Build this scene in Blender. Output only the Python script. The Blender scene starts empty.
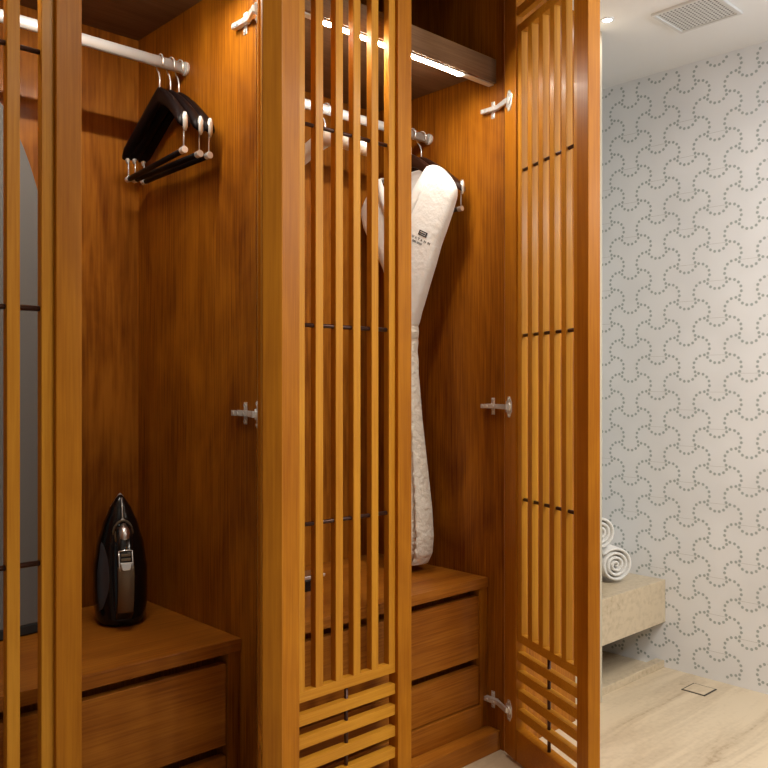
import bpy, bmesh, math, random
from mathutils import Vector, Matrix
random.seed(7)
SC = bpy.context.scene
C = SC.collection
PI = math.pi

# ------------------------------------------------------------------ camera, world, lights
cam_d = bpy.data.cameras.new('camera'); cam = bpy.data.objects.new('camera', cam_d); C.objects.link(cam)
cam_d.sensor_width = 36; cam_d.lens = 835 / 768 * 36; cam_d.clip_start = .02
cam.location = (0, -1.5857, 1.1184); cam.rotation_euler = (PI / 2, 0, -math.radians(90 - 46.858))
SC.camera = cam
SC.view_settings.view_transform = 'Standard'; SC.view_settings.look = 'None'
SC.view_settings.exposure = 0.0; SC.view_settings.gamma = 1; SC.view_settings.use_curve_mapping = False

w = bpy.data.worlds.new('world'); SC.world = w; w.use_nodes = True
bg = w.node_tree.nodes['Background']; bg.inputs[0].default_value = (1, .96, .90, 1); bg.inputs[1].default_value = .16

def area(name, loc, size, power, col, rot=(0, 0, 0), shape='DISK', size_y=None):
    d = bpy.data.lights.new(name, 'AREA'); d.energy = power; d.color = col; d.shape = shape; d.size = size
    if size_y: d.size_y = size_y
    o = bpy.data.objects.new(name, d); C.objects.link(o); o.location = loc; o.rotation_euler = rot
    o['kind'] = 'helper'
    return o
area('ceiling_lamp', (1.55, -1.6, 2.54), .7, 31, (1, .92, .78))
area('ceiling_lamp', (1.2, -2.6, 2.54), .7, 13, (1, .92, .78))
area('bath_area_light', (2.3, -1.3, 2.34), .5, 13, (.97, .98, 1))  # no fitting here: unseen light added to brighten the bathroom
pd = bpy.data.lights.new('bath_fill', 'POINT'); pd.energy = 41; pd.color = (.84, .92, 1); pd.shadow_soft_size = .14  # unseen fill light, added to lift the bathroom ceiling and tile wall
po = bpy.data.objects.new('bath_fill', pd); C.objects.link(po); po.location = (2.25, -1.9, 1.9); po['kind'] = 'helper'
area('bath_area_light', (2.49, -.036, 2.345), .03, .6, (1, .95, .88))
LED = 195.0

# ------------------------------------------------------------------ materials
def mat(name, col=(.8, .8, .8), rough=.5, metal=0, coat=0, emit=None, spec=None):
    m = bpy.data.materials.new(name); m.use_nodes = True
    b = m.node_tree.nodes['Principled BSDF']
    b.inputs['Base Color'].default_value = (*col, 1); b.inputs['Roughness'].default_value = rough
    b.inputs['Metallic'].default_value = metal; b.inputs['Coat Weight'].default_value = coat
    b.inputs['Coat Roughness'].default_value = .15
    if spec is not None: b.inputs['Specular IOR Level'].default_value = spec
    if emit: b.inputs['Emission Color'].default_value = (*emit[0], 1); b.inputs['Emission Strength'].default_value = emit[1]
    return m
def nd(m, t, **kw):
    n = m.node_tree.nodes.new(t)
    for k, v in kw.items(): setattr(n, k, v)
    return n
def ramp(m, stops):
    r = nd(m, 'ShaderNodeValToRGB'); e = r.color_ramp.elements
    while len(e) < len(stops): e.new(.5)
    for i, (p, c) in enumerate(stops): e[i].position = p; e[i].color = (*c, 1)
    return r
def wood(name, dark, light, axis='z', rough=.42, coat=.06, fine=1.0, figure=.45):
    m = mat(name, light, rough, 0, coat, spec=.16); nt = m.node_tree; L = nt.links; b = nt.nodes['Principled BSDF']
    tc = nd(m, 'ShaderNodeTexCoord'); oi = nd(m, 'ShaderNodeObjectInfo')
    add = nd(m, 'ShaderNodeVectorMath', operation='ADD'); mul = nd(m, 'ShaderNodeMath', operation='MULTIPLY'); mul.inputs[1].default_value = 13
    L.new(oi.outputs['Random'], mul.inputs[0]); L.new(tc.outputs['Object'], add.inputs[0]); L.new(mul.outputs[0], add.inputs[1])
    def mp(lo, hi):
        q = nd(m, 'ShaderNodeMapping'); s = [hi, hi, hi]; s['xyz'.index(axis)] = lo; q.inputs['Scale'].default_value = s
        L.new(add.outputs[0], q.inputs[0]); return q
    n1 = nd(m, 'ShaderNodeTexNoise'); n1.inputs['Scale'].default_value = 1; n1.inputs['Detail'].default_value = 4; n1.inputs['Distortion'].default_value = 1.2
    L.new(mp(.7, 7 * fine).outputs[0], n1.inputs['Vector'])
    n2 = nd(m, 'ShaderNodeTexNoise'); n2.inputs['Scale'].default_value = 1; n2.inputs['Detail'].default_value = 3
    L.new(mp(6, 220 * fine).outputs[0], n2.inputs['Vector'])
    n3 = nd(m, 'ShaderNodeTexNoise'); n3.inputs['Scale'].default_value = 1; n3.inputs['Detail'].default_value = 5; n3.inputs['Distortion'].default_value = 2.5
    L.new(mp(1.6, 3.2).outputs[0], n3.inputs['Vector'])
    mx = nd(m, 'ShaderNodeMix'); mx.inputs[0].default_value = figure; L.new(n1.outputs[0], mx.inputs[2]); L.new(n3.outputs[0], mx.inputs[3])
    mx2 = nd(m, 'ShaderNodeMix'); mx2.inputs[0].default_value = .36; L.new(mx.outputs[0], mx2.inputs[2]); L.new(n2.outputs[0], mx2.inputs[3])
    mid = tuple((a + c) / 2 for a, c in zip(dark, light))
    r = ramp(m, [(.36, dark), (.5, mid), (.63, light)]); L.new(mx2.outputs[0], r.inputs[0]); L.new(r.outputs[0], b.inputs['Base Color'])
    bp = nd(m, 'ShaderNodeBump'); bp.inputs['Strength'].default_value = .05; bp.inputs['Distance'].default_value = .002
    L.new(n2.outputs[0], bp.inputs['Height']); L.new(bp.outputs[0], b.inputs['Normal'])
    return m
PD, PL = (.130, .029, .0015), (.42, .142, .008)
M = {}
M['panel'] = wood('wood_panel_vertical', PD, PL, 'z', figure=.55)
M['panel_back'] = wood('wood_panel_burl', (.15, .036, .003), (.44, .155, .015), 'z', fine=.5, figure=.85)
M['panel_h'] = wood('wood_panel_horizontal', (.20, .052, .004), (.42, .145, .014), 'x')
M['frame'] = wood('wood_door_frame', (.29, .090, .004), (.46, .170, .009), 'z', rough=.42, coat=.02)
M['rail'] = wood('wood_door_rail', (.29, .090, .004), (.46, .170, .009), 'x', rough=.42, coat=.02)
M['slat'] = wood('wood_slat', (.40, .150, .009), (.57, .255, .022), 'z', figure=.25)
M['louvre'] = wood('wood_louvre', (.40, .150, .009), (.57, .255, .022), 'x', figure=.25)
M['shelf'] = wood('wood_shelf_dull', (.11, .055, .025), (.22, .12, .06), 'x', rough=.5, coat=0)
M['bronze'] = mat('dark_bronze_rod', (.055, .022, .014), .35, .6)
M['chrome'] = mat('chrome', (.90, .89, .87), .22, .6)
M['steel'] = mat('brushed_steel', (.80, .80, .80), .3, 1)
M['rail_white'] = mat('white_aluminium_rail', (.62, .61, .60), .36, .4)
M['led'] = mat('led_diffuser', (1, 1, 1), .5, emit=((1, .93, .80), LED))
M['led_house'] = mat('led_profile', (.75, .7, .62), .4, .5)
M['black'] = mat('black_wood', (.005, .002, .002), .5, 0, .0, spec=.12)
M['darkwood'] = mat('dark_brown_wood', (.030, .010, .005), .4, 0, .0, spec=.25)
M['iron'] = mat('black_gloss_plastic', (.004, .004, .005), .15, 0, .2, spec=.4)
M['iron_tank'] = mat('smoke_plastic', (.05, .05, .06), .08, 0, .8)
M['iron_grip'] = mat('satin_bronze_plastic', (.20, .15, .095), .42, .25)
M['board'] = mat('grey_cover', (.15, .145, .14), .85)
M['board_edge'] = mat('grey_edge', (.07, .07, .075), .8)
M['rubber'] = mat('black_rubber', (.012, .012, .012), .7)
M['satin'] = mat('white_satin', (.86, .80, .72), .45)
M['ink'] = mat('grey_thread', (.03, .033, .038), .8)
M['ceil'] = mat('white_plaster', (.88, .88, .88), .8)
M['wallp'] = mat('cream_plaster', (.52, .46, .35), .6)
M['plaster'] = mat('room_plaster', (.70, .64, .55), .8)
M['grille_dark'] = mat('nozzle_dark', (.10, .10, .10), .6)
M['head'] = mat('matt_metal_plate', (.74, .74, .73), .45, .1)
M['dot'] = mat('grey_green_tile_dot', (.41, .45, .43), .35)
M['joint'] = mat('tile_joint', (.50, .49, .46), .7)
M['lamp'] = mat('lamp_glass', (1, 1, 1), .4, emit=((1, .95, .86), 14))
M['dark_gap'] = mat('drain_gap', (.03, .025, .02), .7)

def cloth(name, col, scale, strength):
    m = mat(name, col, .9); L = m.node_tree.links; b = m.node_tree.nodes['Principled BSDF']
    tc = nd(m, 'ShaderNodeTexCoord'); n = nd(m, 'ShaderNodeTexNoise'); n.inputs['Scale'].default_value = scale; n.inputs['Detail'].default_value = 3
    L.new(tc.outputs['Object'], n.inputs['Vector'])
    bp = nd(m, 'ShaderNodeBump'); bp.inputs['Strength'].default_value = strength; bp.inputs['Distance'].default_value = .009
    L.new(n.outputs[0], bp.inputs['Height']); L.new(bp.outputs[0], b.inputs['Normal']); b.inputs['Sheen Weight'].default_value = .2
    return m
M['robe'] = cloth('white_cotton', (.84, .83, .82), 60, .35)
M['robe_waffle'] = cloth('white_waffle_cotton', (.80, .74, .66), 60, 1.0)
M['towel'] = cloth('white_terry', (.86, .83, .78), 260, .7)

def stone(name, dark, light, axis, rough=.35, speck=.2):
    m = mat(name, light, rough); L = m.node_tree.links; b = m.node_tree.nodes['Principled BSDF']
    tc = nd(m, 'ShaderNodeTexCoord')
    q = nd(m, 'ShaderNodeMapping'); s = [11, 11, 11]; s['xyz'.index(axis)] = 1.3; q.inputs['Scale'].default_value = s
    L.new(tc.outputs['Object'], q.inputs[0])
    n = nd(m, 'ShaderNodeTexNoise'); n.inputs['Scale'].default_value = 1; n.inputs['Detail'].default_value = 8; n.inputs['Roughness'].default_value = .62; n.inputs['Distortion'].default_value = .8
    L.new(q.outputs[0], n.inputs['Vector'])
    n2 = nd(m, 'ShaderNodeTexNoise'); n2.inputs['Scale'].default_value = 60; n2.inputs['Detail'].default_value = 4
    L.new(tc.outputs['Object'], n2.inputs['Vector'])
    mx = nd(m, 'ShaderNodeMix'); mx.inputs[0].default_value = speck; L.new(n.outputs[0], mx.inputs[2]); L.new(n2.outputs[0], mx.inputs[3])
    mid = tuple(a * .3 + c * .7 for a, c in zip(dark, light))
    r = ramp(m, [(.30, dark), (.42, mid), (.56, light)]); L.new(mx.outputs[0], r.inputs[0]); L.new(r.outputs[0], b.inputs['Base Color'])
    return m
M['floor'] = stone('travertine_floor', (.25, .155, .07), (.64, .52, .36), 'x')
M['bench'] = stone('travertine_bench', (.27, .19, .095), (.60, .49, .34), 'x', .3, .5)
def tilemat():
    m = mat('white_tile', (.82, .82, .82), .42); L = m.node_tree.links; b = m.node_tree.nodes['Principled BSDF']
    tc = nd(m, 'ShaderNodeTexCoord'); n = nd(m, 'ShaderNodeTexNoise'); n.inputs['Scale'].default_value = 4
    L.new(tc.outputs['Object'], n.inputs['Vector'])
    r = ramp(m, [(.35, (.78, .78, .78)), (.65, (.84, .84, .84))]); L.new(n.outputs[0], r.inputs[0]); L.new(r.outputs[0], b.inputs['Base Color'])
    return m
M['tile'] = tilemat()

# ------------------------------------------------------------------ mesh helpers
class MB:
    """collects shapes and links them as ONE mesh object"""
    def __init__(s): s.bm = bmesh.new(); s.mi = 0
    def face(s, vs):
        try:
            f = s.bm.faces.new(vs); f.material_index = s.mi; return f
        except ValueError: return None
    def box(s, x0, x1, y0, y1, z0, z1, fn=None):
        P = [(x, y, z) for x in (x0, x1) for y in (y0, y1) for z in (z0, z1)]
        v = [s.bm.verts.new(fn(*p) if fn else p) for p in P]
        for q in ((0, 1, 3, 2), (4, 6, 7, 5), (0, 4, 5, 1), (2, 3, 7, 6), (0, 2, 6, 4), (1, 5, 7, 3)): s.face([v[i] for i in q])
        return s
    def loft(s, rings, cap=True, closed=True):
        R = [[s.bm.verts.new(p) for p in r] for r in rings]; n = len(R[0])
        for a, b in zip(R, R[1:]):
            for i in range(n if closed else n - 1):
                j = (i + 1) % n; s.face([a[i], a[j], b[j], b[i]])
        if cap and closed: s.face(R[0][::-1]); s.face(R[-1])
        return s
    def tube(s, pts, r, n=10, cap=True, flat=1.0):
        pts = [Vector(p) for p in pts]; rs = r if isinstance(r, (list, tuple)) else [r] * len(pts); rings = []
        up = None
        for i, p in enumerate(pts):
            t = (pts[min(i + 1, len(pts) - 1)] - pts[max(i - 1, 0)]).normalized()
            if up is None: up = Vector((0, 0, 1)) if abs(t.z) < .9 else Vector((1, 0, 0))
            a = t.cross(up).normalized(); up = a.cross(t).normalized()
            rings.append([p + a * math.cos(2 * PI * k / n) * rs[i] * flat + up * math.sin(2 * PI * k / n) * rs[i] for k in range(n)])
        return s.loft(rings, cap)
    def disc(s, c, r, axis, n=10):
        c = Vector(c); u, v = {'x': ((0, 1, 0), (0, 0, 1)), 'y': ((0, 0, 1), (1, 0, 0)), 'z': ((1, 0, 0), (0, 1, 0))}[axis]
        s.face([s.bm.verts.new(c + Vector(u) * r * math.cos(2 * PI * k / n) + Vector(v) * r * math.sin(2 * PI * k / n)) for k in range(n)]); return s
    def ball(s, c, rx, ry, rz, nu=16, nv=10):
        rings = [[(c[0] + rx * math.sin(PI * j / nv) * math.cos(2 * PI * i / nu), c[1] + ry * math.sin(PI * j / nv) * math.sin(2 * PI * i / nu), c[2] - rz * math.cos(PI * j / nv)) for i in range(nu)] for j in range(1, nv)]
        return s.loft(rings)
    def build(s, name, m, parent=None, bevel=0, smooth=False, org=None, loc=None, subsurf=0, solid=0, recalc=True):
        """vertices are given in world coordinates; org = world point that becomes the local origin"""
        if org is None and parent is not None: org = parent.get('_w', None)
        org = Vector(org) if org is not None else Vector((0, 0, 0))
        if org.length: bmesh.ops.translate(s.bm, verts=s.bm.verts, vec=-org)
        if recalc: bmesh.ops.recalc_face_normals(s.bm, faces=s.bm.faces)
        me = bpy.data.meshes.new(name); s.bm.to_mesh(me); s.bm.free()
        for mm in (m if isinstance(m, (list, tuple)) else [m]): me.materials.append(M[mm])
        o = bpy.data.objects.new(name, me); C.objects.link(o)
        if smooth:
            for p in me.polygons: p.use_smooth = True
        if parent is not None:
            o.parent = parent
        else: o.location = org
        if parent is not None and parent.type == 'MESH': pass
        if solid:
            q = o.modifiers.new('thickness', 'SOLIDIFY'); q.thickness = solid; q.offset = 0
        if bevel:
            q = o.modifiers.new('bevel', 'BEVEL'); q.width = bevel; q.segments = 2; q.limit_method = 'ANGLE'; q.angle_limit = .7; q.harden_normals = False
        if subsurf:
            q = o.modifiers.new('subsurf', 'SUBSURF'); q.levels = subsurf; q.render_levels = subsurf
        o['_w'] = [0.0, 0.0, 0.0] if parent is None else list(org)
        if parent is None: o['_w'] = list(org)
        return o
def tag(o, label=None, cat=None, group=None, kind=None):
    if label: o['label'] = label
    if cat: o['category'] = cat
    if group: o['group'] = group
    if kind: o['kind'] = kind
    return o
def thing(name, loc, label, cat, group=None):
    o = bpy.data.objects.new(name, None); C.objects.link(o); o.location = loc; o.empty_display_size = .05
    o['_w'] = list(loc)
    return tag(o, label, cat, group)
def struct(name, mb, m, **k):
    return tag(mb.build(name, m, **k), kind='structure')
def copy_tree(o, loc=None, parent=None):
    c = o.copy(); C.objects.link(c)
    if parent is not None: c.parent = parent
    if loc is not None: c.location = loc
    for ch in [x for x in bpy.data.objects if x.parent == o]: copy_tree(ch, None, c)
    return c

# ------------------------------------------------------------------ the setting
struct('floor', MB().box(-3, 3.2, -3.6, .9, -.05, 0), 'floor')
XW = 3.065
mb = MB(); mb.box(XW, XW + .1, -2.6, .75, 0, 2.5)
P = .14; hexe = P / math.sqrt(3); sag = .0300; Rr = ((hexe / 2) ** 2 + sag ** 2) / (2 * sag); colw = P * math.sqrt(3) / 2
y_ref, z_ref = -.149, 1.618 + sag + P / 2
for ci in range(-9, 7):
    yc = y_ref + ci * colw
    for ri in range(-14, 8):
        zc = z_ref + ri * P + (P / 2 if ci % 2 else 0)
        for k, ang in enumerate((-90, 30, 150)):
            a = math.radians(ang); out = Vector((0, math.cos(a), math.sin(a))); tan = Vector((0, -math.sin(a), math.cos(a)))
            mid = Vector((0, yc, zc)) + out * (P / 2); half = math.asin(hexe / 2 / Rr)
            cc = mid + out * (sag - Rr)
            for d in range(6):
                th = half * (-1 + 2 * (d + .5) / 6)
                p = cc + out * Rr * math.cos(th) + tan * Rr * math.sin(th)
                if .02 < p.z < 2.345 and -1.2 < p.y < .62:
                    mb.mi = 1; mb.disc((XW - .0006, p.y, p.z), .0056, 'x', 10)
            if k == 0 and .05 < mid.z < 2.2 and -1.2 < yc < .6 and random.random() < .6:
                mb.mi = 2; e = hexe * .46
                mb.box(XW - .0005, XW, yc - e, yc + e, mid.z - .0005, mid.z + .0005)
struct('wall_right', mb, ['tile', 'dot', 'joint'])
struct('wall_back', MB().box(2.03, 3.165, .65, .75, 0, 2.5), 'tile')
struct('wall_partition', MB().box(2.031, 2.566, .03, .65, 0, 2.56), 'wallp', bevel=.003)
struct('trim_2', MB().box(2.031, 2.36, .002, .0298, 0, 2.5), 'panel', bevel=.001)
struct('ceiling', MB().box(2.04, 3.165, -2.6, .75, 2.355, 2.40), 'ceil')
struct('ceiling_room', MB().box(-3, 2.04, -3.6, .75, 2.56, 2.62), 'ceil')
struct('wall_left', MB().box(-3, .212, .03, .13, 0, 2.56), 'plaster')

# ------------------------------------------------------------------ wardrobes
DT = .036
def leaf(root, hx, hy, ang, hand, starts, W, hinge_face=None, label=None):
    """door leaf: hinge corner of the inner face at (hx, hy); hand +1 hinged left, -1 hinged right; ang = opening"""
    if hand > 0: u = Vector((math.cos(ang), -math.sin(ang), 0)); n = Vector((-math.sin(ang), -math.cos(ang), 0))
    else: u = Vector((-math.cos(ang), -math.sin(ang), 0)); n = Vector((math.sin(ang), -math.cos(ang), 0))
    o = Vector((hx, hy, 0))
    f = lambda a, b, z: o + u * a + n * b + Vector((0, 0, z))
    s0 = starts[0]; s1 = starts[-1] + .0235; ZT = 2.50
    mb = MB()
    mb.box(0, s0, 0, DT, .012, ZT, f).box(s1, W, 0, DT, .012, ZT, f)
    mb.mi = 1
    mb.box(s0, s1, .002, DT - .002, .012, .104, f).box(s0, s1, .002, DT - .002, 2.42, ZT, f)
    d = mb.build('door', ['frame', 'rail'], root, bevel=.0018)
    d['_w'] = list(root['_w'])
    if label: d['label'] = label
    b0, b1 = .006, .026
    mb = MB()
    for s in starts: mb.box(s, s + .0235, b0, b1, .386, 2.147, f)
    mb.build('slat_panel', 'slat', d, bevel=.0012)
    for zz in ((.362, .388), (.306, .333), (.251, .278), (.195, .222), (.139, .166)), ((2.145, 2.171), (2.198, 2.225), (2.253, 2.28), (2.309, 2.336), (2.364, 2.391)):
        mb = MB()
        for z0, z1 in zz: mb.box(s0 + .0002, s1 - .0002, b0, b1, z0, z1, f)
        mb.build('louvre_panel', 'louvre', d, bevel=.0012)
    for z in (.782, 1.26, 1.742):
        MB().tube([f(s0 - .002, .0155, z), f(s1 + .002, .0155, z)], .0052, 8).build('cross_rod', 'bronze', d, smooth=True)
    m_ = (s0 + s1) / 2
    for z0, z1 in ((.104, .364), (2.169, 2.42)):
        MB().tube([f(m_, .0155, z0), f(m_, .0155, z1)], .005, 8).build('louvre_rod', 'bronze', d, smooth=True)
    if hinge_face is not None:
        X, sgn = hinge_face                       # partition face and which way the compartment lies
        for z in (.147, 1.05, 1.962, 2.36):
            mb = MB()
            q = lambda d_, y, zz: (X + sgn * d_, y, z + zz)
            mb.box(0, .0025, .055, .068, -.026, .026, q)              # cross mounting plate
            mb.box(0, .006, .040, .090, -.007, .007, q)
            mb.box(.006, .016, .030, .100, -.0065, .0065, q)          # arm
            for zz in (-.019, .019): mb.tube([q(.002, .0615, zz), q(.0055, .0615, zz)], .0045, 8)
            for yy in (.05, .075, .092): mb.tube([q(.014, yy, 0), q(.018, yy, 0)], .0042, 8)
            a0 = Vector(q(.012, .034, 0)); e = f(.03, -.008, z)
            dirv = (e - a0); 
            side = Vector((0, 0, 1)); nn = dirv.normalized().cross(side)
            def seg(x, y, zz): return a0 + dirv * x + nn * y + side * zz
            mb.box(0, 1, -.004, .004, -.0075, .0075, seg)             # link
            g = lambda a, b, zz: f(a, b, z + zz)
            mb.box(.012, .048, -.0022, 0, -.016, .016, g)             # cup flange
            for zs in (-1, 1):
                v = [mb.bm.verts.new(g(a, b, zs * zz)) for b in (-.0022, 0) for a, zz in ((.018, .016), (.046, .016), (.036, .031), (.024, .031))]
                for ids in ((0, 1, 2, 3), (4, 7, 6, 5), (0, 4, 5, 1), (1, 5, 6, 2), (2, 6, 7, 3), (3, 7, 4, 0)): mb.face([v[i] for i in ids])
                mb.tube([g(.03, -.0022, zs * .024), g(.03, -.004, zs * .024)], .0035, 8)
            mb.tube([g(.03, -.0065, 0), g(.03, -.002, 0)], .013, 14)
            h = mb.build('hinge', 'chrome', d, bevel=.0008); h['label'] = 'chrome concealed hinge'
    return d

ZS, YB = 2.042, .598
YR, ZR = .335, 1.93
def carcass(name, x0, x1, tl, tr, label):
    root = thing(name, ((x0 + x1) / 2, .3, 0), label, 'wardrobe')
    MB().box(x0, x0 + tl, .02, .62, 0, 2.53).build('side_panel', 'panel', root, bevel=.001)
    MB().box(x1 - tr, x1, .02, .62, 0, 2.53).build('side_panel', 'panel', root, bevel=.001)
    a, b = x0 + tl, x1 - tr
    MB().box(a, b, YB, .62, 0, 2.53).build('back_panel', 'panel_back', root)
    MB().box(a, b, .02, YB, 2.50, 2.53).build('top_panel', 'panel_h', root)
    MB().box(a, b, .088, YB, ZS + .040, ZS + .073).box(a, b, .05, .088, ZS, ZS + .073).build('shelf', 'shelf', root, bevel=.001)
    MB().box(a, b, .034, YB, 0, .06).build('base_panel', 'panel_h', root, bevel=.0015)
    mb = MB()
    n = 20; prof = [(YR + .0085 * math.cos(2 * PI * k / n), ZR + .0145 * math.sin(2 * PI * k / n)) for k in range(n)]
    mb.loft([[(x, y, z) for y, z in prof] for x in (a + .004, b - .004)])
    r = mb.build('clothes_rail', 'rail_white', root, smooth=True); r['label'] = 'white oval hanging rail'
    for x, s in ((a, 1), (b, -1)):
        mb = MB(); mb.tube([(x, YR, ZR), (x + s * .007, YR, ZR)], .018, 18); mb.build('rail_bracket', 'chrome', r, bevel=.001)
    return root, a, b
wl, la, lb = carcass('wardrobe', .215, 1.1215, .0205, .0205, 'left wooden wardrobe with black hangers on its rail and an iron inside')
wr, ra, rb = carcass('wardrobe', 1.1225, 2.030, .0205, .024, 'right wooden wardrobe with a white robe inside and lit strip under its shelf')
slL = [.624 - .0235 - (5 - i) * .0622 for i in range(6)]
leaf(wl, .2165, .018, 0, 1, [s - .2165 for s in slL], .4575, label='closed slatted door at the left edge')
op = [.07 + i * .0597 for i in range(6)]
leaf(wl, 1.0915, .002, math.radians(56.6), -1, op, .4435, (lb, -1), 'open slatted door seen edge-on')
slR = [1.1975, 1.2536, 1.3163, 1.3742, 1.4357, 1.4963]
leaf(wr, 1.1245, .018, 0, 1, [s - 1.1245 for s in slR], .4455, label='closed slatted door in front of the robe')
leaf(wr, 1.984, .001, math.radians(66.6), -1, op, .4435, (rb, -1), 'open slatted door with its inner face showing')

# strip lights under the shelves
def strip(x0, x1, ledx0, ledx1, label):
    t = thing('strip_light', ((x0 + x1) / 2, .069, ZS), label, 'light')
    MB().box(x0 + .002, x1 - .002, .059, .079, ZS - .004, ZS).build('profile', 'led_house', t)
    MB().box(ledx0, ledx1, .0615, .0765, ZS - .0065, ZS - .004).build('diffuser', 'led', t)
strip(la, lb, la + .2, lb - .07, 'lit strip light under the shelf of the left wardrobe')
strip(ra, rb, 1.338, 1.866, 'bright white lit strip light under the shelf above the robe')

# drawer chests
def chest(a, b, label):
    t = thing('drawer_chest', ((a + b) / 2, .3, .06), label, 'drawer chest')
    MB().box(a + .001, b - .001, .080, YB - .001, .490, .52).build('top', 'panel_h', t, bevel=.0015)
    for x0, x1 in ((a + .001, a + .034), (b - .034, b - .001)):
        MB().box(x0, x1, .086, YB - .001, .06, .490).build('side_panel', 'panel', t, bevel=.001)
    MB().box(a + .034, b - .034, .135, YB - .002, .06, .490).build('carcass', 'panel', t)
    for z0, z1, y in ((.275, .466, .090), (.136, .250, .090)):
        d = MB().box(a + .0365, b - .0365, y, y + .022, z0, z1).build('drawer', 'panel_h', t, bevel=.0012)
    MB().box(a + .0345, b - .0345, .082, .12, .06, .133).build('plinth', 'panel_h', t, bevel=.002)
    return t
chest(la, lb, 'low wooden drawer chest inside the left wardrobe carrying the black iron')
chest(ra, rb, 'low wooden drawer chest inside the right wardrobe below the white robe')

# ------------------------------------------------------------------ hangers
def hanger(X0, label, group, body='black', pad=0, clips=True, hw=.20, curve=.042, name='clothes_hanger', yc=YR, drop=.118, twist=0.0):
    root = thing(name, (X0, yc, ZR), label, 'hanger', group)
    ct, st = math.cos(twist), math.sin(twist)
    T = lambda x, y, z: (X0 + x * ct - y * st, yc + x * st + y * ct, z)
    ZN = 1.857
    pts = [T(0, 0, ZN - .01), T(0, 0, ZN + .03), T(0, .006, ZN + .046)]
    for k in range(15):
        a = math.radians(-42 + k * 255 / 14); pts.append(T(0, .021 * math.cos(a), ZR - .0028 + .021 * math.sin(a)))
    MB().tube(pts, .0019, 8).build('hook', 'chrome', root, smooth=True)
    mb = MB(); rings = []
    for i in range(-14, 15):
        t = i / 14; a = abs(t)
        z = ZN - .012 - drop * a ** 1.25; x = -curve * a ** 2
        h = (.022 - .010 * a) if not pad else .023 - .006 * a ** 4
        th = (.0075 + .010 * a) if not pad else .021 - .006 * a ** 4
        if a > .97: h *= .75; th *= .75
        ring = []
        for k in range(12):
            c, s_ = math.cos(2 * PI * k / 12), math.sin(2 * PI * k / 12)
            e = .6
            ring.append(T(x + th * math.copysign(abs(c) ** e, c), t * hw, z + h * math.copysign(abs(s_) ** e, s_)))
        rings.append(ring)
    mb.loft(rings); mb.build('shoulder', body, root, smooth=True)
    if clips:
        for s_ in (-1, 1):
            x, y = -curve * .9, s_ * hw * .955; zt = ZN - .125
            mb = MB(); mb.tube([T(x, y + s_ * .006, zt + .022), T(x, y + s_ * .006, zt + .012), T(x, y + s_ * .006, zt - .012), T(x, y + s_ * .006, zt - .022)], [.004, .0068, .0068, .003], 12)
            c = mb.build('ferrule', 'chrome', root, smooth=True)
            MB().tube([T(x, y, zt - .015), T(x, y, zt - .062)], .0016, 8).build('wire', 'chrome', root, smooth=True)
            mb = MB(); mb.tube([T(x, y - s_ * .010, zt - .066), T(x, y + s_ * .006, zt - .066)], .0086, 12); mb.build('ring', 'chrome', root, smooth=False, bevel=.001)
        x = -curve * .9
        MB().tube([T(x, -hw * .985, ZN - .191), T(x, hw * .985, ZN - .191)], .0072, 10).build('trouser_bar', body, root, smooth=True)
    return root
G1 = 'black hangers with trouser bars on the left rail'
hanger(1.026, 'black hanger with trouser bar, leftmost of the three on the left wardrobe rail', G1, twist=-.10, hw=.186, curve=.016)
hanger(1.056, 'black hanger with trouser bar, middle one of three on the left rail', G1, twist=-.02, hw=.178, curve=.016)
hanger(1.080, 'black hanger with trouser bar, third on the left rail, nearest the side panel', G1, twist=-.03, hw=.182, curve=.014)
hanger(1.562, 'white padded satin hanger on the right rail behind the closed slatted door', None, 'satin', 1, False, .215, .02, 'padded_hanger', drop=.085)
hanger(1.921, 'dark brown wooden hanger holding the white robe', 'dark hangers on the right rail', 'darkwood', clips=False, hw=.168, curve=.020)
hanger(1.968, 'dark hanger with chrome clips behind the white robe beside the side panel', 'dark hangers on the right rail', 'darkwood', hw=.192, curve=.012)

# ------------------------------------------------------------------ robe
RX = 1.90
prof = [  # z, front y, back y, half depth in x
    (1.806, .228, .432, .016), (1.798, .200, .462, .022), (1.784, .178, .484, .026), (1.758, .151, .510, .030), (1.733, .132, .532, .032), (1.712, .122, .544, .033), (1.692, .123, .546, .033),
    (1.65, .140, .533, .034), (1.60, .165, .503, .035), (1.553, .191, .466, .036), (1.497, .214, .432, .036), (1.44, .240, .410, .035), (1.383, .265, .398, .034), (1.327, .289, .39, .032), (1.296, .302, .39, .030),
    (1.242, .301, .39, .030), (1.15, .296, .392, .032), (1.09, .290, .392, .034), (1.005, .284, .392, .037), (.926, .275, .392, .040), (.817, .262, .392, .043), (.725, .250, .390, .045), (.632, .244, .388, .045), (.58, .249, .386, .043), (.545, .268, .382, .038)]
def rp(z):
    for a, b in zip(prof, prof[1:]):
        if b[0] <= z <= a[0]:
            t = (a[0] - z) / (a[0] - b[0]); t2 = t
            return [a[i] * (1 - t2) + b[i] * t2 for i in range(1, 4)]
    return prof[-1][1:] if z < prof[-1][0] else prof[0][1:]
def robe_x0(z):                           # chest plane leans with the hanger's curve
    return RX
NR = 96
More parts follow.
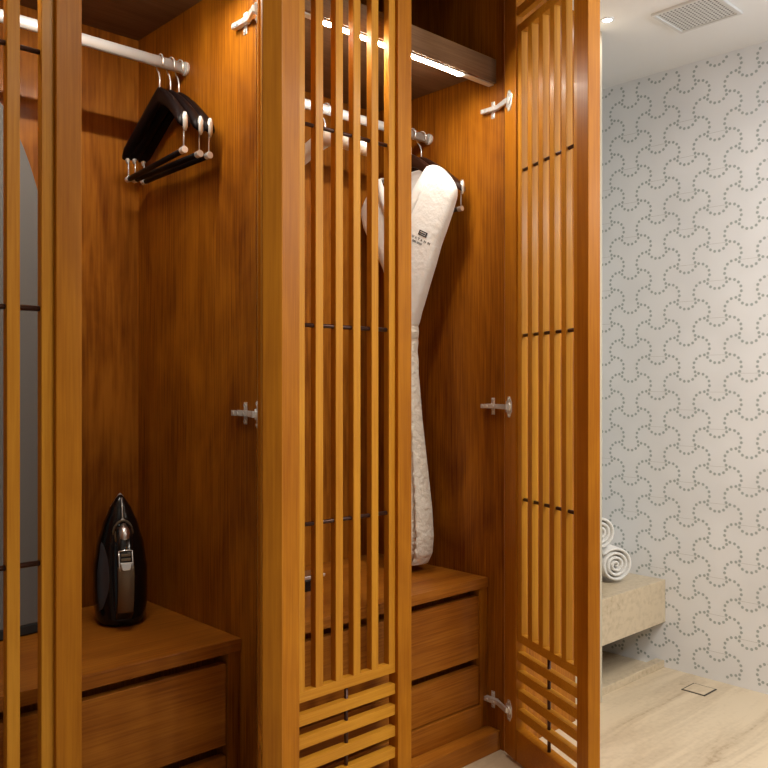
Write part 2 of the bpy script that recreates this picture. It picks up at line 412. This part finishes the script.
def robe_pt(z, k):
    yf, yb, hd = rp(z); cy, hw = (yf + yb) / 2, (yb - yf) / 2
    th = 2 * PI * k / NR; c, s_ = math.cos(th), math.sin(th)
    y = cy + hw * math.copysign(abs(c) ** .8, c); x = robe_x0(z) + hd * math.copysign(abs(s_) ** .75, s_)
    low = min(1, max(0, (1.36 - z) / .5)); mid = max(0, 1 - abs(z - 1.26) / .12)
    fold = (.0075 * low + .004 * mid) * math.sin(7 * c * 1.6 + 1.2 + 1.5 * z) + .003 * math.sin(13 * c + 6 * z) * (low + .25)
    x += fold * (1 if s_ < 0 else -1) * min(1, abs(s_) * 2)
    if mid > 0: x += .003 * mid * math.sin(90 * z + 5 * c)
    if z < 1.27 and s_ < 0:
        x += .0018 * min(1, (1.27 - z) * 6) * (math.sin(150 * z + 9 * c + 2 * math.sin(31 * z)) + .7 * math.sin(83 * z - 14 * c))
    return Vector((x, y, z))
ZV = 1.63
def vgap(z): return max(0, (z - ZV) / .165) * .108
mb = MB(); zs = [1.806 - i * (1.806 - .545) / 260 for i in range(261)]
grid = [[mb.bm.verts.new(robe_pt(z, k)) for k in range(NR)] for z in zs]
for i in range(260):
    for k in range(NR):
        j = (k + 1) % NR; q = [grid[i][k], grid[i][j], grid[i + 1][j], grid[i + 1][k]]
        cyy = sum(v.co.y for v in q) / 4; cx_ = sum(v.co.x for v in q) / 4; cz_ = sum(v.co.z for v in q) / 4
        yf, yb, hd = rp(cz_)
        if cx_ < robe_x0(cz_) and abs(cyy - (yf + yb) / 2) < vgap(cz_): continue
        mb.mi = 1 if cz_ < 1.31 else 0
        mb.face(q)
for v in [v for v in mb.bm.verts if not v.link_faces]: mb.bm.verts.remove(v)
robe = mb.build('bathrobe', ['robe', 'robe_waffle'], None, smooth=True, org=(RX, .325, .545), solid=.005, subsurf=1, recalc=False)
tag(robe, 'white cotton bathrobe tied at the waist hanging in the right wardrobe', 'robe')
def surf(y, z):                           # outer x of the robe's visible face
    yf, yb, hd = rp(z); cy, hw = (yf + yb) / 2, (yb - yf) / 2
    c = max(-.999, min(.999, (y - cy) / hw)); c = math.copysign(abs(c) ** (1 / .8), c)
    return robe_x0(z) - hd * (1 - c * c) ** (.5 * .75)
# shawl collar
for sgn, nm in ((-1, 'collar'), (1, 'collar')):
    mb = MB(); rings = []
    for i in range(25):
        t = i / 24; z = 1.797 - t * (1.797 - 1.50)
        g = vgap(z)
        yf, yb, hd = rp(z); cy = (yf + yb) / 2
        wdt = (.012 + .022 * min(1, t * 4)) + .012 * math.sin(PI * t) - .022 * max(0, t - .7) / .3
        yi = cy + sgn * (g - .004) if z > ZV else cy + (-1) * (.004 + .008 * (ZV - z) / .13) * 1
        yo = yi + sgn * wdt
        pts = []
        for y, lift in ((yi, .002), (yi + sgn * wdt * .5, .006), (yo, .004)):
            pts.append((surf(y, z) - lift - .002, y, z))
        pts += [(p[0] + .005, p[1], p[2]) for p in pts[::-1]]
        rings.append(pts)
    mb.loft(rings); mb.build(nm, 'robe', robe, smooth=True)
# sleeves lying along the body
for sgn in (-1, 1):
    mb = MB(); rings = []
    for i in range(21):
        t = i / 20; z = 1.70 - t * .42
        yf, yb, hd = rp(max(z, 1.33))
        y = (yf + .040 if sgn < 0 else yb - .040) + (0.012 * t * (1 if sgn < 0 else -1))
        ry = .030 - .004 * t; rx = .020 + .006 * math.sin(PI * min(1, t * 1.5))
        x = RX + .012
        rings.append([(x + rx * math.cos(2 * PI * k / 16), y + ry * math.sin(2 * PI * k / 16) * (1 + .06 * math.sin(3 * k + 9 * t)), z) for k in range(16)])
    mb.loft(rings); mb.build('sleeve', 'robe', robe, smooth=True)
# belt and its hanging end
mb = MB(); rings = []
for z_, o_ in ((1.262, .004), (1.266, .009), (1.285, .011), (1.304, .009), (1.308, .004)):
    rings.append([Vector((robe_x0(1.285) + (robe_pt(1.285, k).x - robe_x0(1.285)) * (1 + o_ / .036), .345 + (robe_pt(1.285, k).y - .345) * (1 + o_ / .046 * .7), z_)) for k in range(NR)])
mb.loft(rings, cap=False)
mb.build('belt', 'robe_waffle', robe, smooth=True)
mb = MB(); rings = []
for i in range(30):
    t = i / 29; z = 1.27 - t * .66; y = .335 - .004 * t + .003 * math.sin(7 * t)
    x = surf(y, z) - .012 - .003 * math.sin(11 * t); wd = .016 + .002 * math.sin(5 * t)
    rings.append([(x, y - wd, z), (x - .003, y - wd, z), (x - .004, y + wd, z), (x, y + wd, z)])
mb.loft(rings); mb.build('belt_end', 'robe_waffle', robe, smooth=False)
# embroidered mark and lettering on the chest
LC = (.235, 1.578); TA = math.radians(-27)
def on_chest(u, v, lift):
    uu = u * math.cos(TA) - v * math.sin(TA); vv = u * math.sin(TA) + v * math.cos(TA)
    y, z = LC[0] - uu, LC[1] + vv
    return Vector((surf(y, z) - .0035 - lift, y, z))
def chest_rect(mb, u0, u1, v0, v1):
    n = max(1, int((u1 - u0) / .006)); 
    for i in range(n):
        a, b = u0 + (u1 - u0) * i / n, u0 + (u1 - u0) * (i + 1) / n
        mb.face([mb.bm.verts.new(on_chest(a, v0, .001)), mb.bm.verts.new(on_chest(b, v0, .001)), mb.bm.verts.new(on_chest(b, v1, .001)), mb.bm.verts.new(on_chest(a, v1, .001))])
mb = MB()
for v in (.0025, .0085, .0145): chest_rect(mb, -.015, .019, v, v + .0036)
chest_rect(mb, -.015, -.010, .0025, .0181); chest_rect(mb, .014, .019, .0025, .0181)
def text_faces(mb, s_, size, u0, v0, spacing):
    cu = bpy.data.curves.new('lettering', 'FONT'); cu.body = s_; cu.size = size; cu.offset = .00035; cu.space_character = spacing; cu.align_x = 'CENTER'
    to = bpy.data.objects.new('lettering', cu); C.objects.link(to)
    me = bpy.data.meshes.new_from_object(to.evaluated_get(bpy.context.evaluated_depsgraph_get()))
    vs = [mb.bm.verts.new(on_chest(v.co.x + u0, v.co.y + v0, .001)) for v in me.vertices]
    for p in me.polygons: mb.face([vs[i] for i in p.vertices])
    bpy.data.objects.remove(to); bpy.data.curves.remove(cu); bpy.data.meshes.remove(me)
text_faces(mb, 'LUATANN', .0105, -.004, -.0135, 2.1)
text_faces(mb, 'IIIIIII IIIIIIII', .0085, -.008, -.0245, 1.1)
e_ = mb.build('embroidery', 'ink', robe, recalc=False); e_['label'] = 'small dark embroidered mark and lettering'

# ------------------------------------------------------------------ ironing board
ib = thing('ironing_board', (.63, .45, .52), 'grey ironing board standing upright behind the slats of the leftmost door', 'ironing board')
def lean(x, d, z): # d = through thickness; the board leans back against the panel
    return (x, .432 + d + .085 * (z - .52) / 1.34 + .10 * (x - .63), z)
outl = []
for i in range(41):
    t = i / 40; z = .545 + t * 1.315
    hw = .19 if t < .62 else .19 * max(0, 1 - ((t - .62) / .38) ** 2.0) ** .62 + .0
    outl.append((hw, z))
pts = [(.63 + h, z) for h, z in outl] + [(.63 - h, z) for h, z in outl[::-1] if h > 1e-4]
mb = MB()
fr = [mb.bm.verts.new(lean(x, 0, z)) for x, z in pts]; bk = [mb.bm.verts.new(lean(x, .028, z)) for x, z in pts]
mb.face(fr); mb.face(bk[::-1])
for i in range(len(pts)):
    j = (i + 1) % len(pts); mb.mi = 1; mb.face([fr[i], fr[j], bk[j], bk[i]])
mb.build('board', ['board', 'board_edge'], ib, bevel=.003)
for s_ in (-1, 1):
    MB().tube([lean(.63 + s_ * .13, .045, .53), lean(.63 + s_ * .10, .045, 1.3)], .009, 8).build('leg', 'steel', ib, smooth=True)
MB().box(.455, .805, 0, .028, .521, .546, lambda x, d, z: lean(x, d, z)).build('end_cap', 'rubber', ib, bevel=.004)

# ------------------------------------------------------------------ steam iron
IX, IY, IR = .951, .388, math.radians(-20)
iron = thing('steam_iron', (IX, IY, .52), 'black steam iron standing upright on the left drawer chest', 'iron')
def it(x, y, z):
    c, s_ = math.cos(IR), math.sin(IR); return (IX + x * c - y * s_, IY + x * s_ + y * c, .52 + z)
def lerp(tab, z):
    for a, b in zip(tab, tab[1:]):
        if a[0] <= z <= b[0]: t = (z - a[0]) / (b[0] - a[0]); t = t * t * (3 - 2 * t) * .4 + t * .6; return a[1] + (b[1] - a[1]) * t
    return tab[-1][1]
wid = [(0, .055), (.012, .061), (.06, .066), (.13, .066), (.19, .058), (.24, .044), (.28, .028), (.305, .013), (.318, .002)]
dep = [(0, .080), (.012, .088), (.05, .080), (.12, .066), (.2, .052), (.26, .036), (.30, .018), (.318, .003)]
mb = MB(); rings = []
for i in range(40):
    z = .004 + i / 39 * .312; W_, D_ = lerp(wid, z), lerp(dep, z)
    rings.append([it(W_ * math.copysign(abs(math.cos(PI * k / 20)) ** .75, math.cos(PI * k / 20)), .046 - D_ * math.sin(PI * k / 20) ** .8, z) for k in range(21)])
mb.loft(rings); mb.build('body', 'iron', iron, smooth=True)
mb = MB(); ps = [(lerp(wid, z) * .97, z) for z in [i / 30 * .319 for i in range(31)]]
o2 = [(a, z) for a, z in ps] + [(-a, z) for a, z in ps[::-1]]
f1 = [mb.bm.verts.new(it(a, .047, z)) for a, z in o2]; f2 = [mb.bm.verts.new(it(a, .053, z)) for a, z in o2]
mb.face(f1); mb.face(f2[::-1])
for i in range(len(o2)): j = (i + 1) % len(o2); mb.face([f1[i], f1[j], f2[j], f2[i]])
mb.build('soleplate', 'steel', iron)
mb = MB(); rings = []   # handle: loop standing off the body
for i in range(33):
    t = i / 32; z = .018 + .232 * t; y = -.034 - .052 * math.sin(PI * t) ** .55 if 0 < t < 1 else -.022
    if t > .5: y += .016 * (t - .5) / .5
    hw_, hh = .0205 - .002 * t, .012
    rings.append([it(hw_ * math.copysign(abs(math.cos(2 * PI * k / 16)) ** .6, math.cos(2 * PI * k / 16)), y + hh * math.copysign(abs(math.sin(2 * PI * k / 16)) ** .6, math.sin(2 * PI * k / 16)), z) for k in range(16)])
mb.loft(rings); mb.build('handle', 'iron', iron, smooth=True)
def hy(z):
    t = (z - .018) / .232; y = -.034 - .052 * math.sin(PI * t) ** .55
    if t > .5: y += .016 * (t - .5) / .5
    return y - .012
mb = MB(); rings = []
for i in range(21):
    z = .045 + .115 * i / 20; rings.append([it(x, hy(z) - d, z) for x, d in ((-.0185, .0005), (-.0185, .002), (0, .003), (.0185, .002), (.0185, .0005))])
mb.loft(rings); g_ = mb.build('grip_inlay', 'iron_grip', iron, smooth=True); g_['label'] = 'bronze grey grip strip'
mb = MB()
for z0, z1, h0, h1 in ((.152, .170, .009, .0145),):
    mb.box(-1, 1, 0, 1, 0, 1, lambda x, y, z: it(x * (h0 + (h1 - h0) * z), hy(z0 + (z1 - z0) * z) - .0075 + y * .006, z0 + (z1 - z0) * z))
mb.build('steam_button', 'chrome', iron, bevel=.002)
mb = MB()
for sx in (-.0155, .0155): mb.tube([it(sx * (.9 if z < .16 else 1), hy(z) - .001, z) for z in (.15, .165, .18, .195)], .0016, 6)
mb.tube([it(x, hy(.195) - .002, .195 + .002 * (1 - abs(x) / .0155)) for x in (-.0155, -.008, 0, .008, .0155)], .0016, 6)
mb.build('button_bezel', 'chrome', iron, smooth=True)
mb = MB()
for z in (.176, .186): mb.box(-.011, .011, 0, .003, -.003, .003, lambda x, y, q: it(x, hy(z) - .004 + y, z + q))
mb.build('slider', 'iron_grip', iron, bevel=.001)
mb = MB(); mb.tube([it(0, -.046, .206), it(0, -.052, .222), it(0, -.046, .238), it(0, -.03, .25)], [.014, .015, .0125, .006], 16)
mb.build('dial', 'steel', iron, smooth=True)
mb = MB()
for sx in (-1, 1): mb.ball(it(sx * .017, -.028, .222), .004, .006, .014, 10, 8)
mb.tube([it(.023 * math.cos(a), -.018 - .004 * math.sin(a), .226 + .034 * math.sin(a)) for a in [PI * k / 14 for k in range(15)]], .0028, 8)
mb.build('filler_rim', 'iron_grip', iron, smooth=True)
mb = MB(); mb.tube([it(0, -.012, .262), it(0, -.004, .285), it(0, .012, .312)], [.0022, .0015, .0012], 8); mb.ball(it(0, -.014, .26), .005, .005, .004, 10, 6)
mb.build('spray_nozzle', 'chrome', iron, smooth=True)
mb = MB(); rings = []
for i in range(17):
    z = .035 + .17 * i / 16; W_, D_ = lerp(wid, z), lerp(dep, z); t = i / 16; s_ = math.sin(PI * t) ** .5
    rings.append([it(-(W_ * 1.012) * math.copysign(abs(math.cos(th)) ** .75, math.cos(th)), .046 - (D_ * 1.012 + .0005) * math.sin(th) ** .8, z) for th in [PI * (.18 + s_ * .0) + PI * .2 * s_ * k / 8 for k in range(9)]])
mb.loft(rings, closed=False); mb.build('water_tank', 'iron_tank', iron, smooth=True)
MB().ball(it(0, -.036, .022), .005, .004, .005, 10, 8).build('heel_stud', 'steel', iron, smooth=True)

# small dark case on the right chest
t = thing('small_case', (1.50, .335, .52), 'small dark case with a silver top on the right chest behind the slats', 'case')
MB().box(1.462, 1.508, .315, .375, .5205, .556).build('body', 'iron', t, bevel=.004)
MB().box(1.460, 1.545, .313, .377, .556, .566).build('lid', 'steel', t, bevel=.002)

# ------------------------------------------------------------------ shower nook
t = thing('stone_bench', (2.8, .3, .18), 'beige travertine bench slab projecting from the dotted tile wall', 'bench')
MB().box(2.5665, XW - .001, .059, .649, .18, .347).build('seat', 'bench', t, bevel=.002)
struct('trim_1', MB().box(2.567, XW - .001, .063, .10, 0, .028), 'bench', bevel=.002)
def towel(x, y, z, rot, label):
    mb = MB(); turns = 3.6; n = 130; L0, r0, r1 = .25, .004, .0660; thk = .0108; inn, out = [], []
    for i in range(n + 1):
        t_ = i / n; a = rot + turns * 2 * PI * t_; r = r0 + (r1 - r0) * t_
        wob = 1 + .015 * math.sin(3 * a)
        inn.append(((r - thk * .5 if r > thk * .6 else .001) * wob * math.cos(a), (r - thk * .5 if r > thk * .6 else .001) * wob * math.sin(a)))
        out.append(((r + thk * .42) * wob * math.cos(a), (r + thk * .42) * wob * math.sin(a)))
    rings = []
    for (a, b), (c, d) in zip(inn, out):
        m1 = ((a + c) / 2, (b + d) / 2)
        rings.append([(x + a, y + .004, z + b), (x + m1[0], y, z + m1[1]), (x + c, y + .005, z + d), (x + c, y + L0 - .005, z + d), (x + m1[0], y + L0, z + m1[1]), (x + a, y + L0 - .004, z + b)])
    mb.loft(rings)
    bmesh.ops.rotate(mb.bm, verts=mb.bm.verts, cent=(x, y, z), matrix=Matrix.Rotation(-math.radians(30), 3, 'Z'))
    o = mb.build('rolled_towel', 'towel', None, smooth=True, org=(x, y, z))
    return tag(o, label, 'towel', 'rolled towels on the stone bench')
towel(2.858, .150, .4188, -1.3, 'white rolled towel on the stone bench with its spiral end showing')
towel(2.740, .218, .4188, -1.5, 'white rolled towel on the stone bench hidden behind the open door')
towel(2.799, .184, .5430, .4, 'white rolled towel lying on top of the others, cut off by the open door')

# floor drain
t = thing('floor_drain', (2.93, -.145, 0), 'small square floor drain with a stone cover near the tile wall', 'drain')
MB().box(2.882, 2.978, -.190, -.100, .0002, .0016).build('frame', 'dark_gap', t)
MB().box(2.888, 2.972, -.184, -.106, .0012, .0028).build('cover', 'floor', t)

# rain shower head flush in the ceiling
t = thing('shower_head', (2.66, -.27, 2.355), 'square perforated rain shower plate flush in the white ceiling', 'shower head')
mb = MB(); x0, x1, y0, y1 = 2.558, 2.764, -.378, -.160
for a in ((x0, x0 + .012, y0, y1), (x1 - .012, x1, y0, y1), (x0 + .012, x1 - .012, y0, y0 + .012), (x0 + .012, x1 - .012, y1 - .012, y1)): mb.box(*a, 2.346, 2.3549)
mb.build('frame', 'head', t, bevel=.001)
mb = MB(); mb.box(x0 + .012, x1 - .012, y0 + .012, y1 - .012, 2.350, 2.3549); mb.mi = 1
for i in range(13):
    for j in range(14): mb.disc((x0 + .022 + i * (x1 - x0 - .044) / 12, y0 + .022 + j * (y1 - y0 - .044) / 13, 2.3496), .0036, 'z', 8)
mb.build('nozzle_plate', ['head', 'grille_dark'], t, recalc=False)
t = thing('ceiling_light', (2.49, -.036, 2.355), 'small round lit downlight in the white ceiling beside the open door', 'light')
mb = MB(); n = 28
rg = lambda r, z: [(2.49 + r * math.cos(2 * PI * k / n), -.036 + r * math.sin(2 * PI * k / n), z) for k in range(n)]
mb.loft([rg(.024, 2.3549), rg(.024, 2.352), rg(.016, 2.351), rg(.015, 2.3548)], cap=False); mb.build('ring', 'ceil', t, smooth=True)
mb = MB(); mb.loft([rg(.0148, 2.3548), rg(.0148, 2.3525)]); mb.build('lamp', 'lamp', t)

for o in bpy.data.objects:
    if '_w' in o: del o['_w']
